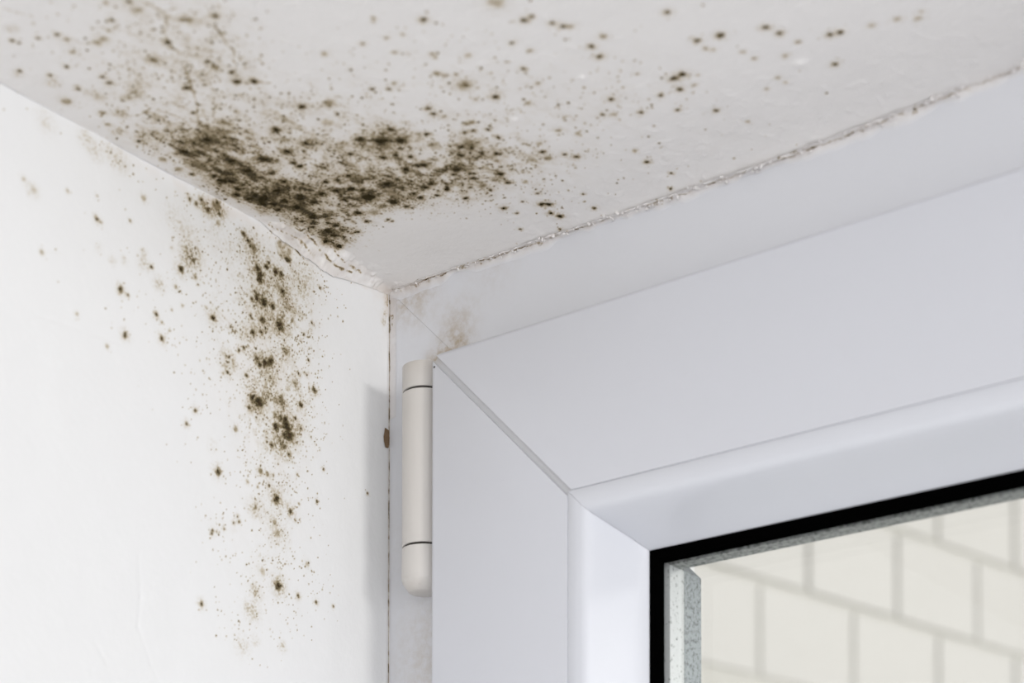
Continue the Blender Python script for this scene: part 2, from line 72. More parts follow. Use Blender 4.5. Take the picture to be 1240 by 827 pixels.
def stain_field(X, Y, spots, halos, clouds, lines, n_specks, seed, aniso, speck_r=(0.16, 0.55), veil=0.5):
    """opacity 0..1 of mould on a grid in mm; also the list of solid colonies"""
    r = np.random.default_rng(seed)
    n1 = fbm(X, Y * aniso, 2.6, 4, seed); n2 = fbm(X, Y * aniso, 0.9, 3, seed + 9); n3 = fbm(X, Y * aniso, 9.0, 3, seed + 20)
    D = np.zeros_like(X)
    for cx, cy, a, b, c, amp in clouds:
        dx = X - cx; dy = Y - cy
        D += amp * np.exp(-0.5 * np.minimum(a * dx * dx + 2 * b * dx * dy + c * dy * dy, 60))
    D = np.minimum(D, 1.25)
    clump = smooth(0.36, 0.66, n1 * 0.55 + n3 * 0.45)
    th = 0.35; Xr = X * math.cos(th) - Y * math.sin(th); Yr = X * math.sin(th) + Y * math.cos(th)
    streak = smooth(0.46, 0.66, fbm(Xr, Yr * 0.3, 1.3, 4, seed + 33)) if aniso < 1 else 0.5
    T = D * (0.10 + 0.85 * veil * clump * (0.45 + 0.75 * streak) + 0.62 * D * smooth(0.52, 0.72, n2 * 0.45 + n1 * 0.55) * (0.5 + 0.8 * streak)) * (1 if aniso < 1 else 0.62)
    keep = 1 - np.clip(T, 0, 1)
    x0, y0 = X[0, 0], Y[0, 0]; xs = X[:, 0]; ys = Y[0, :]
    def splat(cx, cy, rad, amp, soft, rough=0.55):
        R = rad * (1.9 if soft < 1 else 2.6)
        i0, i1 = np.searchsorted(xs, [cx - R, cx + R]); j0, j1 = np.searchsorted(ys, [cy - R, cy + R])
        if i1 <= i0 or j1 <= j0: return
        sl = (slice(i0, i1), slice(j0, j1))
        d = np.hypot(X[sl] - cx, Y[sl] - cy) / rad + rough * 2.2 * (n2[sl] - 0.5)
        if soft < 1: m = amp * (1 - smooth(0.30, 1.20, d))
        else: m = amp * np.exp(-1.1 * d * d) * (0.25 + 1.5 * smooth(0.42, 0.72, 0.5 * n2[sl] + 0.5 * vnoise(X[sl] * 2.1, Y[sl] * 2.1, 77)))
        keep[sl] *= 1 - np.clip(m, 0, 0.97)
    solid = []
    for cx, cy, rad, amp in halos: splat(cx, cy, rad, amp, 2, 0.3)
    for cx, cy, rad, amp in spots:
        splat(cx, cy, rad * 1.7, amp * 0.33, 2, 0.3); splat(cx, cy, rad, amp, 0.5)
        if amp > 0.55: solid.append((cx, cy, rad * (0.52 if aniso < 1 else 0.38), amp))
        for k in range(int(2 + 5 * r.random())):                     # satellites
            a = r.random() * 6.28; q = rad * (1.3 + 2.2 * r.random())
            splat(cx + q * math.cos(a), cy + q * math.sin(a), max(0.13, rad * 0.28 * r.random()), amp * 0.7, 0.5)
    for pts, w, amp in lines:
        for (ax, ay), (bx, by) in zip(pts[:-1], pts[1:]):
            n = max(2, int(math.hypot(bx - ax, by - ay) / 0.35))
            for k in range(n):
                t = k / n; jx, jy = (r.random(2) - 0.5) * w * 0.9
                s = w * (0.35 + 0.65 * r.random())
                splat(ax + (bx - ax) * t + jx, ay + (by - ay) * t + jy, s, amp * (0.20 + 0.55 * r.random() ** 1.5), 0.5)
    # fine specks sown by density
    P = D ** 1.1 * (0.15 + clump); P = P / P.sum(); flat = r.choice(P.size, n_specks, p=P.ravel())
    ii, jj = np.unravel_index(flat, P.shape)
    for i, j in zip(ii, jj):
        rad = speck_r[0] + (speck_r[1] - speck_r[0]) * r.random() ** 3; amp = 0.3 + 0.6 * r.random()
        cx = X[i, j] + 0.4 * (r.random() - .5); cy = Y[i, j] + 0.4 * (r.random() - .5)
        splat(cx, cy, rad, amp, 0.5)
        if rad > 0.36 and amp > 0.6: solid.append((cx, cy, rad * 0.5, amp))
    return 1 - keep, D, solid

def grid_mesh(name, P, mat, attrs, parent=None, flip=False, extra=None):
    """P: (n, m, 3) points in metres"""
    n, m = P.shape[:2]
    idx = np.arange(n * m).reshape(n, m)
    q = np.stack([idx[:-1, :-1], idx[1:, :-1], idx[1:, 1:], idx[:-1, 1:]], -1).reshape(-1, 4)
    if flip: q = q[:, ::-1]
    V = P.reshape(-1, 3)
    if extra is not None:                                             # closing box behind the surface
        ev, ef = extra; base = len(V); V = np.vstack([V, ev]); tail = [tuple(i + base for i in f) for f in ef]
    else: tail = []
    nq = len(q); loops = q.ravel()
    if tail: loops = np.concatenate([loops, np.array(tail).ravel()]); nq += len(tail)
    me = bpy.data.meshes.new(name)
    me.vertices.add(len(V)); me.vertices.foreach_set('co', V.astype(np.float32).ravel())
    me.loops.add(len(loops)); me.loops.foreach_set('vertex_index', loops.astype(np.int32))
    me.polygons.add(nq); me.polygons.foreach_set('loop_start', np.arange(0, 4 * nq, 4, dtype=np.int32))
    me.update(calc_edges=True); me.validate()
    for k, a in attrs.items():
        at = me.attributes.new(k, 'FLOAT', 'POINT'); arr = np.zeros(len(V), np.float32); arr[:n * m] = a.ravel(); at.data.foreach_set('value', arr)
    me.shade_smooth(); me.materials.append(mat)
    if tail: me.set_sharp_from_angle(angle=math.radians(50))
    o = bpy.data.objects.new(name, me); COL.objects.link(o); o.parent = parent
    return o

# ---------------------------------------------------------------- materials
def new_mat(name):
    m = bpy.data.materials.new(name); m.use_nodes = True; t = m.node_tree
    return m, t, t.nodes['Principled BSDF']
def node(t, kind, **kw):
    n = t.nodes.new(kind)
    for k, v in kw.items():
        if k in n.inputs.keys() if isinstance(k, str) else False: n.inputs[k].default_value = v
        else: setattr(n, k, v)
    return n
def math_n(t, op, a, b=None, clamp=False):
    n = t.nodes.new('ShaderNodeMath'); n.operation = op; n.use_clamp = clamp
    for i, v in enumerate((a, b)):
        if v is None: continue
        if isinstance(v, (int, float)): n.inputs[i].default_value = v
        else: t.links.new(v, n.inputs[i])
    return n.outputs[0]
def noise_n(t, vec, scale, detail=4, rough=0.55):
    n = t.nodes.new('ShaderNodeTexNoise'); n.inputs['Scale'].default_value = scale
    n.inputs['Detail'].default_value = detail; n.inputs['Roughness'].default_value = rough
    t.links.new(vec, n.inputs['Vector']); return n.outputs['Fac']
def ramp_n(t, fac, stops):
    n = t.nodes.new('ShaderNodeValToRGB'); e = n.color_ramp.elements
    while len(e) < len(stops): e.new(0.5)
    for el, (p, c) in zip(e, stops): el.position = p; el.color = (*c, 1) if len(c) == 3 else c
    t.links.new(fac, n.inputs[0]); return n.outputs[0]
def mix_n(t, fac, a, b, mode='MIX'):
    n = t.nodes.new('ShaderNodeMix'); n.data_type = 'RGBA'; n.blend_type = mode
    for i, v in ((0, fac), (6, a), (7, b)):
        if isinstance(v, (int, float)): n.inputs[i].default_value = v
        elif isinstance(v, tuple): n.inputs[i].default_value = (*v, 1)
        else: t.links.new(v, n.inputs[i])
    return n.outputs[2]
def bump_n(t, b, h, strength, dist):
    n = t.nodes.new('ShaderNodeBump'); n.inputs['Strength'].default_value = strength; n.inputs['Distance'].default_value = dist
    t.links.new(h, n.inputs['Height']); t.links.new(n.outputs[0], b.inputs['Normal'])
def coords(t): return t.nodes.new('ShaderNodeTexCoord').outputs['Object']
def scaled(t, vec, s):
    n = t.nodes.new('ShaderNodeVectorMath'); n.operation = 'MULTIPLY'; t.links.new(vec, n.inputs[0]); n.inputs[1].default_value = s; return n.outputs[0]
def near(t, vec, p, rad):
    """1 close to the point p, falling to 0 at rad metres"""
    n = t.nodes.new('ShaderNodeVectorMath'); n.operation = 'DISTANCE'; t.links.new(vec, n.inputs[0]); n.inputs[1].default_value = p
    m = t.nodes.new('ShaderNodeMapRange'); m.interpolation_type = 'SMOOTHSTEP'; t.links.new(n.outputs['Value'], m.inputs[0])
    m.inputs[1].default_value = 0; m.inputs[2].default_value = rad; m.inputs[3].default_value = 1; m.inputs[4].default_value = 0
    return m.outputs[0]

def paint_mat(name, paint, grime, bump=1.0, fine=500, mould=True):
    m, t, b = new_mat(name); v = coords(t)
    st = t.nodes.new('ShaderNodeAttribute'); st.attribute_name = 'stain'
    dn = t.nodes.new('ShaderNodeAttribute'); dn.attribute_name = 'grime'
    base = mix_n(t, math_n(t, 'MULTIPLY', noise_n(t, v, 45, 5), 0.5), paint, tuple(c * 0.965 for c in paint))
    # fibres of growth finer than the mesh, only where the growth is
    f1 = ramp_n(t, noise_n(t, v, 1500, 3, 0.7), [(0.50, (0, 0, 0)), (0.66, (1, 1, 1))])
    fine_s = math_n(t, 'MULTIPLY', math_n(t, 'MULTIPLY', f1, st.outputs['Fac']), 0.55)
    s = math_n(t, 'ADD', math_n(t, 'MULTIPLY', st.outputs['Fac'], 0.86), fine_s, True)
    if name == 'filler':                                              # thins out to the frame's own colour at its edge
        fd = t.nodes.new('ShaderNodeAttribute'); fd.attribute_name = 'thin'; base = mix_n(t, fd.outputs['Fac'], base, (0.65, 0.652, 0.675))
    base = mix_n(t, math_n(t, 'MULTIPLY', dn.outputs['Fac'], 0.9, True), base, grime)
    tone = ramp_n(t, s, [(0.0, (1, 1, 1)), (0.25, (0.70, 0.63, 0.51)), (0.5, (0.37, 0.30, 0.185)), (0.75, (0.13, 0.098, 0.042)), (1.0, (0.020, 0.014, 0.004))])
    col = mix_n(t, 1.0, base, tone, 'MULTIPLY')
    t.links.new(col, b.inputs['Base Color']); b.inputs['Roughness'].default_value = 0.78; b.inputs['Specular IOR Level'].default_value = 0.25
    h = math_n(t, 'ADD', math_n(t, 'MULTIPLY', noise_n(t, v, 110, 5, 0.6), 1.0), math_n(t, 'MULTIPLY', noise_n(t, v, fine, 3), 0.25))
    bump_n(t, b, h, 0.35 * bump, 0.0011)
    return m
M_ceiling = paint_mat('ceiling_paint', (0.865, 0.845, 0.832), (0.52, 0.44, 0.38))
M_wall = paint_mat('wall_paint', (0.775, 0.776, 0.779), (0.62, 0.50, 0.40), 0.6)
M_filler = paint_mat('filler', (0.72, 0.695, 0.685), (0.34, 0.27, 0.22), 1.0, 900)

def plastic(name, col, rough=0.35, dirt=(), dirt_col=(0.42, 0.35, 0.27), spec=0.45, bump=0.15):
    m, t, b = new_mat(name); v = coords(t)
    c = mix_n(t, math_n(t, 'MULTIPLY', noise_n(t, v, 30, 4), 0.5), col, tuple(k * 0.97 for k in col))
    if dirt:
        tot = None
        for p, rad, amp in dirt:
            g = math_n(t, 'MULTIPLY', near(t, v, p, rad), amp); tot = g if tot is None else math_n(t, 'ADD', tot, g)
        n1 = ramp_n(t, noise_n(t, v, 260, 5, 0.7), [(0.40, (0.25, 0.25, 0.25)), (0.62, (1, 1, 1))])
        sp = ramp_n(t, noise_n(t, v, 900, 3, 0.7), [(0.66, (0, 0, 0)), (0.74, (1, 1, 1))])
        c = mix_n(t, math_n(t, 'MULTIPLY', tot, n1, True), c, dirt_col)
        c = mix_n(t, math_n(t, 'MULTIPLY', math_n(t, 'MULTIPLY', tot, sp), 1.2, True), c, (0.10, 0.08, 0.06))
    t.links.new(c, b.inputs['Base Color']); b.inputs['Roughness'].default_value = rough; b.inputs['Specular IOR Level'].default_value = spec
    bump_n(t, b, noise_n(t, v, 300, 3), bump, 0.0002)
    return m
M_pvc = plastic('white_plastic', (0.605, 0.613, 0.655), 0.36)
M_bead = plastic('white_plastic_bead', (0.635, 0.647, 0.692), 0.20)
M_frame = plastic('painted_frame_plastic', (0.645, 0.65, 0.68), 0.45, dirt=(
    ((0.0285, 0, -0.0300), 0.013, 1.0), ((0.021, 0, -0.0320), 0.011, 0.9), ((0.004, 0, -0.003), 0.012, 0.5), ((0.012, 0, -0.006), 0.016, 0.6),
    ((0.030, 0, -0.020), 0.014, 0.6), ((0.045, 0, -0.004), 0.018, 0.2), ((0.024, 0, -0.130), 0.034, 0.5), ((0.009, 0, -0.09), 0.03, 0.12)), bump=0.5)
M_seam = plastic('weld_seam_plastic', (0.585, 0.585, 0.60), 0.4, dirt=(((0.034, -0.018, -0.0375), 0.006, 0.7),))
M_hinge = plastic('hinge_plastic', (0.58, 0.555, 0.53), 0.45, dirt=(((0.026, -0.0125, -0.030), 0.014, 0.5), ((0.024, -0.018, -0.114), 0.009, 0.35)), bump=0.4)
def simple(name, col, rough=0.6, spec=0.3, metal=0.0, scale=200, var=0.9):
    m, t, b = new_mat(name); v = coords(t)
    t.links.new(mix_n(t, noise_n(t, v, scale, 4), col, tuple(k * var for k in col)), b.inputs['Base Color'])
    b.inputs['Roughness'].default_value = rough; b.inputs['Specular IOR Level'].default_value = spec; b.inputs['Metallic'].default_value = metal
    return m
M_black = simple('black_rubber', (0.0008, 0.0008, 0.0008), 0.8, 0.0)
M_gap = simple('dark_gap', (0.02, 0.016, 0.013), 0.9, 0.1)
M_brown = simple('bare_plaster', (0.30, 0.20, 0.12), 0.95, 0.1, 0, 1200, 0.35)
def spacer_mat(name, col, amount):
    m, t, b = new_mat(name); v = coords(t)
    n = ramp_n(t, noise_n(t, v, 700, 4, 0.75), [(0.52 - 0.2 * amount, (1, 1, 1)), (0.62 - 0.06 * amount, (0.30, 0.32, 0.31))])
    t.links.new(mix_n(t, 1.0, col, n, 'MULTIPLY'), b.inputs['Base Color']); b.inputs['Roughness'].default_value = 0.6
    return m
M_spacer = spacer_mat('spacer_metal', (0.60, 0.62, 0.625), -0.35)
M_spacer_top = spacer_mat('shaded_spacer', (0.36, 0.38, 0.37), 0.35)  # darker copy of the spacer: top bar's shade put into the colour, plus flecks
M_seal = spacer_mat('edge_seal', (0.30, 0.335, 0.355), 0.15)
def glass_mat():
    m = bpy.data.materials.new('window_glass'); m.use_nodes = True; t = m.node_tree; t.nodes.clear()
    out = t.nodes.new('ShaderNodeOutputMaterial'); mx = t.nodes.new('ShaderNodeMixShader'); tr = t.nodes.new('ShaderNodeBsdfTransparent')
    gl = t.nodes.new('ShaderNodeBsdfGlossy'); gl.inputs['Roughness'].default_value = 0.02
    fr = t.nodes.new('ShaderNodeFresnel'); ge = t.nodes.new('ShaderNodeNewGeometry')
    t.links.new(math_n(t, 'SUBTRACT', 1.45, math_n(t, 'MULTIPLY', ge.outputs['Backfacing'], 1.45 - 1 / 1.45)), fr.inputs[0])   # same reflectance on leaving a thin pane
    tr.inputs[0].default_value = (0.988, 0.99, 0.985, 1)
    t.links.new(fr.outputs[0], mx.inputs[0]); t.links.new(tr.outputs[0], mx.inputs[1]); t.links.new(gl.outputs[0], mx.inputs[2]); t.links.new(mx.outputs[0], out.inputs[0])
    return m
M_glass = glass_mat()
def block_mat(name, col):
    m, t, b = new_mat(name); v = coords(t)
    c = mix_n(t, noise_n(t, v, 5, 4), col, tuple(k * 0.94 for k in col))
    t.links.new(c, b.inputs['Base Color']); b.inputs['Roughness'].default_value = 0.85; b.inputs['Specular IOR Level'].default_value = 0.1
    bump_n(t, b, noise_n(t, v, 40, 4), 0.4, 0.004); return m
M_block = block_mat('cream_painted_block', (0.63, 0.615, 0.585)); M_mortar = block_mat('mortar', (0.585, 0.573, 0.53))
m, t, b = new_mat('mould'); v = coords(t)
t.links.new(ramp_n(t, noise_n(t, v, 700, 3), [(0.3, (0.050, 0.037, 0.013)), (0.7, (0.012, 0.009, 0.003))]), b.inputs['Base Color'])
b.inputs['Roughness'].default_value = 0.95; b.inputs['Specular IOR Level'].default_value = 0.08; M_mould = m
m, t, b = new_mat('mould_brown'); v = coords(t)
t.links.new(ramp_n(t, noise_n(t, v, 700, 3), [(0.3, (0.075, 0.050, 0.028)), (0.7, (0.022, 0.014, 0.007))]), b.inputs['Base Color'])
b.inputs['Roughness'].default_value = 0.95; b.inputs['Specular IOR Level'].default_value = 0.08; M_mould_w = m

# ---------------------------------------------------------------- object helpers
def link(name, bm, mat, parent=None, smooth_a=None):
    bmesh.ops.recalc_face_normals(bm, faces=bm.faces[:])
    me = bpy.data.meshes.new(name); bm.to_mesh(me); bm.free(); me.materials.append(mat)
    if smooth_a: me.shade_smooth(); me.set_sharp_from_angle(angle=math.radians(smooth_a))
    o = bpy.data.objects.new(name, me); COL.objects.link(o); o.parent = parent
    return o
def empty(name, loc=(0, 0, 0), **props):
    o = bpy.data.objects.new(name, None); COL.objects.link(o); o.location = loc; o.empty_display_size = 0.01
    for k, v in props.items(): o[k] = v
    return o
def tag(o, **props):
    for k, v in props.items(): o[k] = v
    return o
def box(bm, lo, hi):
    x0, y0, z0 = lo; x1, y1, z1 = hi
    v = [bm.verts.new(p) for p in ((x0, y0, z0), (x1, y0, z0), (x1, y1, z0), (x0, y1, z0), (x0, y0, z1), (x1, y0, z1), (x1, y1, z1), (x0, y1, z1))]
    for f in ((0, 3, 2, 1), (4, 5, 6, 7), (0, 1, 5, 4), (1, 2, 6, 5), (2, 3, 7, 6), (3, 0, 4, 7)): bm.faces.new([v[i] for i in f])
def sub(o, parent):
    o.parent = parent; o.matrix_parent_inverse = parent.matrix_world.inverted() if parent.type != 'EMPTY' else Matrix.Translation(-parent.location)
    return o

# ---------------------------------------------------------------- ceiling
FY = [-62, -56, -46, -38, -30, -25, -14, -5, 0]
def fil_d(y): return np.interp(y, FY, [0.0, 1.7, 2.9, 4.2, 5.4, 4.6, 2.9, 1.8, 1.3])
def fil_w(y): return np.interp(y, FY, [0.5, 7.0, 8.0, 7.5, 8.0, 7.5, 5.0, 2.5, 2.0])
def sag(x): return np.interp(x, [0, 20, 60, 150, 200, 228, 260], [1.3, 1.2, 1.8, 3.1, 1.6, 0.3, 0.3])
def ceil_h(x, y):
    w = fil_w(y) * (0.85 + 0.3 * vnoise(y / 4, y * 0 + 3, 5)); d = fil_d(y)
    h1 = d * np.clip(1 - x / w, 0, 1) ** 1.25
    ragged = 0.45 * smooth(0.5, 0.8, fbm(x, y, 2.2, 3, 61)) * smooth(-68, -55, y) * smooth(11, 5, x)
    h2 = sag(x) * np.exp(y / 6.0)
    return h1 + h2 * np.clip(x / 6, 0.3, 1) + ragged
dense = 0.4
gx = np.concatenate([np.arange(0, 252, dense), np.array([260, 280, 320, 400, 600, 900, 1500])]).astype(float)
gy = np.concatenate([np.array([-1500, -900, -600, -400, -300, -250, -225, -212]), np.arange(-204, -0.1, dense), [-0.1]]).astype(float)
X, Y = np.meshgrid(gx, gy, indexing='ij')
stain, dens, solid_c = stain_field(X, Y, CEIL_SPOTS, CEIL_HALOS, CEIL_CLOUDS, CEIL_LINES, 10000, 11, 0.75)
# the smooth patch beside the frame and the filled corner stay clean
edge = smooth(-37, -31, Y + 6 * (fbm(X, Y, 9, 3, 31) - 0.5) + np.interp(X, [0, 8, 20, 45, 70], [-9, -1.0, 3, 3, 14]))
fillet_clean = smooth(1.1, 0.7, X / np.maximum(fil_w(Y), 0.6)) * smooth(-66, -56, Y)
clean = (1 - 0.97 * edge * smooth(100, 70, X) * 0.95)
def only_random(s): return s
stain = stain * (1 - 0.85 * edge * smooth(56, 38, X)) * (1 - 0.8 * fillet_clean)
# dotted cracks in the corner filler
def crack(X, Y, pts, w, seed, T, amp=0.95):
    r = np.random.default_rng(seed)
    for (ax, ay), (bx, by) in zip(pts[:-1], pts[1:]):
        L = math.hypot(bx - ax, by - ay); t = np.clip(((X - ax) * (bx - ax) + (Y - ay) * (by - ay)) / L ** 2, 0, 1)
        wob = 0.7 * (fbm(X, Y, 1.6, 3, seed) - 0.5)
        d = np.hypot(X - ax - t * (bx - ax), Y - ay - t * (by - ay)) + wob
        mod = smooth(0.28, 0.52, fbm(X, Y, 1.1, 2, seed + 3))
        np.maximum(T, amp * mod * (1 - smooth(w * 0.5, w * 1.6, np.abs(d))), out=T)
crack(X, Y, [(5.3, -58.7), (6.7, -50.7), (5.4, -44), (3.8, -38.3), (2.8, -30), (2.4, -22)], 0.2, 41, stain, 0.75)
crack(X, Y, [(6.0, -60), (7.6, -52), (7.8, -45), (6.3, -36), (4.6, -27), (3.0, -18)], 0.18, 45, stain, 0.6)
crack(X, Y, [(6.7, -50.7), (9.0, -50.0)], 0.22, 42, stain, 0.9)
crack(X, Y, [(1.2, -60), (3.2, -52), (3.0, -46), (1.4, -40)], 0.18, 43, stain, 0.65)
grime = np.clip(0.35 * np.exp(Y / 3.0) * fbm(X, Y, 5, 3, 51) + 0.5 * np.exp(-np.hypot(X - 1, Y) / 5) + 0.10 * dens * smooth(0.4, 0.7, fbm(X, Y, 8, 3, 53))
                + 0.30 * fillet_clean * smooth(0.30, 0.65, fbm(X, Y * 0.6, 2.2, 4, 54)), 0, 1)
relief = 0.22 * (fbm(X, Y, 14, 4, 71) - 0.5) * smooth(-204, -190, Y) + 0.10 * smooth(0.60, 0.75, fbm(X, Y, 3.2, 3, 72))
relief *= 1 - 0.6 * edge * smooth(70, 50, X)
Z = -ceil_h(X, Y) - relief * smooth(255, 240, X)
for px, py, r in ((101, -62, 1.0), (129, -68, 0.9), (180, -38, 1.6), (46, -88, 1.0)):        # chips in the paint
    Z -= 0.5 * np.exp(-((X - px) ** 2 + (Y - py) ** 2) / r ** 2)
P = np.stack([X, Y, Z], -1) * MM
bx = (np.array([(0, -1.5, 0.2), (1.5, -1.5, 0.2), (1.5, 0.2, 0.2), (0, 0.2, 0.2), (0, -1.5, 0.0006), (1.5, -1.5, 0.0006), (1.5, 0.2, 0.0006), (0, 0.2, 0.0006)]),
      [(0, 1, 2, 3), (7, 6, 5, 4), (0, 4, 5, 1), (1, 5, 6, 2), (2, 6, 7, 3), (3, 7, 4, 0)])
ceiling = tag(grid_mesh('ceiling', P, M_ceiling, {'stain': stain, 'grime': grime}, flip=True, extra=bx), kind='structure',
              label='mouldy off-white painted ceiling above the window')

# ---------------------------------------------------------------- left wall (x = 0 plane; grid runs over y, z)
gy = np.concatenate([np.array([-1500, -900, -600, -400, -300, -240, -215]), np.arange(-204, -165, 0.6), np.arange(-165, 0.05, 0.33)]).astype(float)
gz = np.concatenate([np.array([-1500, -900, -600, -400, -300, -240, -205]), np.arange(-190, 0.2, 0.33), [0.4]]).astype(float)
U, V = np.meshgrid(gy, gz, indexing='ij')
wstain, wdens, solid_w = stain_field(U, V, WALL_SPOTS, WALL_HALOS, WALL_CLOUDS, WALL_LINES, 5200, 23, 1.0, (0.11, 0.36), 0.10)
wstain *= smooth(0.2, -0.6, V + 0.0 * U)
crack(U, V, [(-58, -1.2), (-52, -2.0), (-47.5, -2.0), (-44, -4)], 0.22, 44, wstain, 0.7)
patch = smooth(1.15, 0.85, np.hypot((U + 51.2 + 0.25 * (V + 5)) / 3.6, (V + 5.2) / 3.0) + 0.5 * (fbm(U, V, 2.0, 3, 81) - 0.5))   # bare filler patch
low = np.exp(-((U + 50.3) / 2.6) ** 2 - ((V + 7.6) / 0.9) ** 2)
wstain = np.maximum(wstain, np.clip(0.30 * patch * (0.5 + smooth(0.35, 0.65, fbm(U, V, 1.4, 3, 84))) + 0.9 * low * smooth(0.42, 0.62, fbm(U, V, 0.9, 2, 83)), 0, 1))
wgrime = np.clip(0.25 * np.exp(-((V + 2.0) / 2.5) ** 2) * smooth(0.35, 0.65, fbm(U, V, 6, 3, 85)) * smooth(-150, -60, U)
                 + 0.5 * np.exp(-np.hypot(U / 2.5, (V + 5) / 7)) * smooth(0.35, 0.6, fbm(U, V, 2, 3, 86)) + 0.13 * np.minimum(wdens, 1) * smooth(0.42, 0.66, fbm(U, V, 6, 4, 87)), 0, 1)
Wx = -0.25 * smooth(0.35, 0.75, fbm(U, V, 26, 3, 91)) - 0.12 * (fbm(U, V, 6, 3, 92)) - 0.4 * patch
Wx *= smooth(0, -3, U) * 0.9 + 0.1
for pts in ([(-112, -119), (-111, -131), (-112, -140), (-107, -150), (-100, -160)], [(-128, -148), (-124, -153)], [(-150, -60), (-120, -58)]):   # brush ridges
    for (ax, ay), (bx_, by) in zip(pts[:-1], pts[1:]):
        L = math.hypot(bx_ - ax, by - ay); t_ = np.clip(((U - ax) * (bx_ - ax) + (V - ay) * (by - ay)) / L ** 2, 0, 1)
        Wx -= 0.10 * np.exp(-(np.hypot(U - ax - t_ * (bx_ - ax), V - ay - t_ * (by - ay)) / 0.8) ** 2)
P = np.stack([Wx, U, V], -1) * MM
wb = (np.array([(-0.2, -1.5, -1.5), (-0.2, 0.2, -1.5), (-0.2, 0.2, 0.2), (-0.2, -1.5, 0.2), (-0.001, -1.5, -1.5), (-0.001, 0.2, -1.5), (-0.001, 0.2, 0.2), (-0.001, -1.5, 0.2)]),
      [(0, 3, 2, 1), (4, 5, 6, 7), (0, 1, 5, 4), (1, 2, 6, 5), (2, 3, 7, 6), (3, 0, 4, 7)])
wall = tag(grid_mesh('wall_left', P, M_wall, {'stain': wstain, 'grime': wgrime}, flip=False, extra=wb), kind='structure',
           label='bright white painted side wall left of the window')
bm = bmesh.new()                                                      # flake of paint gone: brown plaster by the corner crack
r = np.random.default_rng(5); n = 18; ring = []
for k in range(n):
    a = 2 * math.pi * k / n; s = 1 + 0.25 * (r.random() - 0.5)
    ring.append(bm.verts.new((0.00022, (-1.7 + 1.35 * np.sign(math.cos(a)) * abs(math.cos(a)) ** .5 * s) * MM, (-51.6 + 3.3 * np.sign(math.sin(a)) * abs(math.sin(a)) ** .6 * s) * MM)))
c = bm.verts.new((0.0004, -0.0016, -0.052))
for k in range(n): bm.faces.new((ring[k], ring[(k + 1) % n], c))
link('bare_plaster_flake', bm, M_brown, wall)['label'] = 'brown chip of bare plaster beside the corner crack'

# ---------------------------------------------------------------- mould colonies: low domes standing on the paint
def colonies(name, spots, to3d, mat, seed, **props):
    r = np.random.default_rng(seed); V = []; F = []
    for cx, cy, rad, amp in spots:
        n = 9 if rad > 0.5 else 7; b0 = len(V); ph = r.random() * 6.28
        st_ = 1 + 0.35 * r.random(); th = r.random() * 3.14
        ks = []
        for k in range(n):
            a = ph + 2 * math.pi * k / n; q = rad * (0.62 + 0.6 * r.random())
            ux, uy = q * math.cos(a) * st_, q * math.sin(a) / st_
            ks.append((ux * math.cos(th) - uy * math.sin(th), ux * math.sin(th) + uy * math.cos(th)))
        hh = min(0.16, 0.3 * rad)
        for ux, uy in ks: V.append(to3d(cx + ux, cy + uy, 0.01))
        for ux, uy in ks: V.append(to3d(cx + ux * .55, cy + uy * .55, hh * 0.8))
        V.append(to3d(cx, cy, hh))
        for k in range(n):
            k2 = (k + 1) % n
            F.append((b0 + k, b0 + k2, b0 + n + k2, b0 + n + k)); F.append((b0 + n + k, b0 + n + k2, b0 + 2 * n))
    me = bpy.data.meshes.new(name); me.from_pydata(V, [], F); me.materials.append(mat); me.shade_smooth()
    bm = bmesh.new(); bm.from_mesh(me); bmesh.ops.recalc_face_normals(bm, faces=bm.faces[:]); bm.to_mesh(me); bm.free()
    o = bpy.data.objects.new(name, me); COL.objects.link(o)
    return tag(o, kind='stuff', **props)
def near_val(A, ax0, ax1, x, y):
    i = min(max(np.searchsorted(ax0, x), 1), len(ax0) - 1); j = min(max(np.searchsorted(ax1, y), 1), len(ax1) - 1); return A[i, j]
cgy = Y[0, :]
def c3(x, y, h): return (x * MM, y * MM, (near_val(Z, gx, cgy, x, y) - h) * MM)
def w3(y, z, h): return ((near_val(Wx, gy, gz, y, z) + h) * MM, y * MM, z * MM)
solid_c = [s for s in solid_c if near_val(stain, gx, cgy, s[0], s[1]) > 0.35 and s[0] > 0.6 and s[1] < -1 and s[0] < 250]
solid_w = [s for s in solid_w if near_val(wstain, gy, gz, s[0], s[1]) > 0.35 and s[0] < -0.8 and s[1] < -1]
colonies('ceiling_mould', solid_c, c3, M_mould, 3, category='mould',
         label='blackish olive mould specks spreading over the off-white ceiling towards the corner')
colonies('wall_mould', solid_w, w3, M_mould_w, 4, category='mould',
         label='brown-black mould spots running down the bright white left wall')

# ---------------------------------------------------------------- ragged filler between ceiling and window frame
def strip_attr(A): return A
xs = np.concatenate([np.arange(0.4, 250, 0.28), np.array([255, 270, 300, 400, 600, 895])]); nf = 30
f = np.linspace(0, 1, nf)
XX, FF = np.meshgrid(xs, f, indexing='ij')
s_ = sag(XX) * np.clip(XX / 6, 0.3, 1); nz = lambda size, seed, yy=0.0: fbm(XX, XX * 0 + yy, size, 3, seed)
ext = 0.9 + 2.3 * smooth(0.35, 0.75, nz(16, 101)) + 1.0 * (nz(3, 102) - 0.5)                   # how far the smear runs down the frame
ext *= np.interp(XX, [0, 30, 60, 240, 260], [1.1, 0.8, 0.9, 1.0, 0.6])
yy0 = -(2.2 + 1.1 * (nz(2.5, 103) - 0.5) + 1.0 * (nz(9, 104) - .5))
fc = 0.42 + 0.22 * (nz(3.0, 105) - 0.5) + 0.10 * (nz(0.9, 106) - 0.5)
lump = 0.30 + 1.25 * smooth(0.45, 0.8, fbm(XX, FF * 4, 1.5, 3, 107)) * smooth(0.3, 0.6, nz(6, 108))
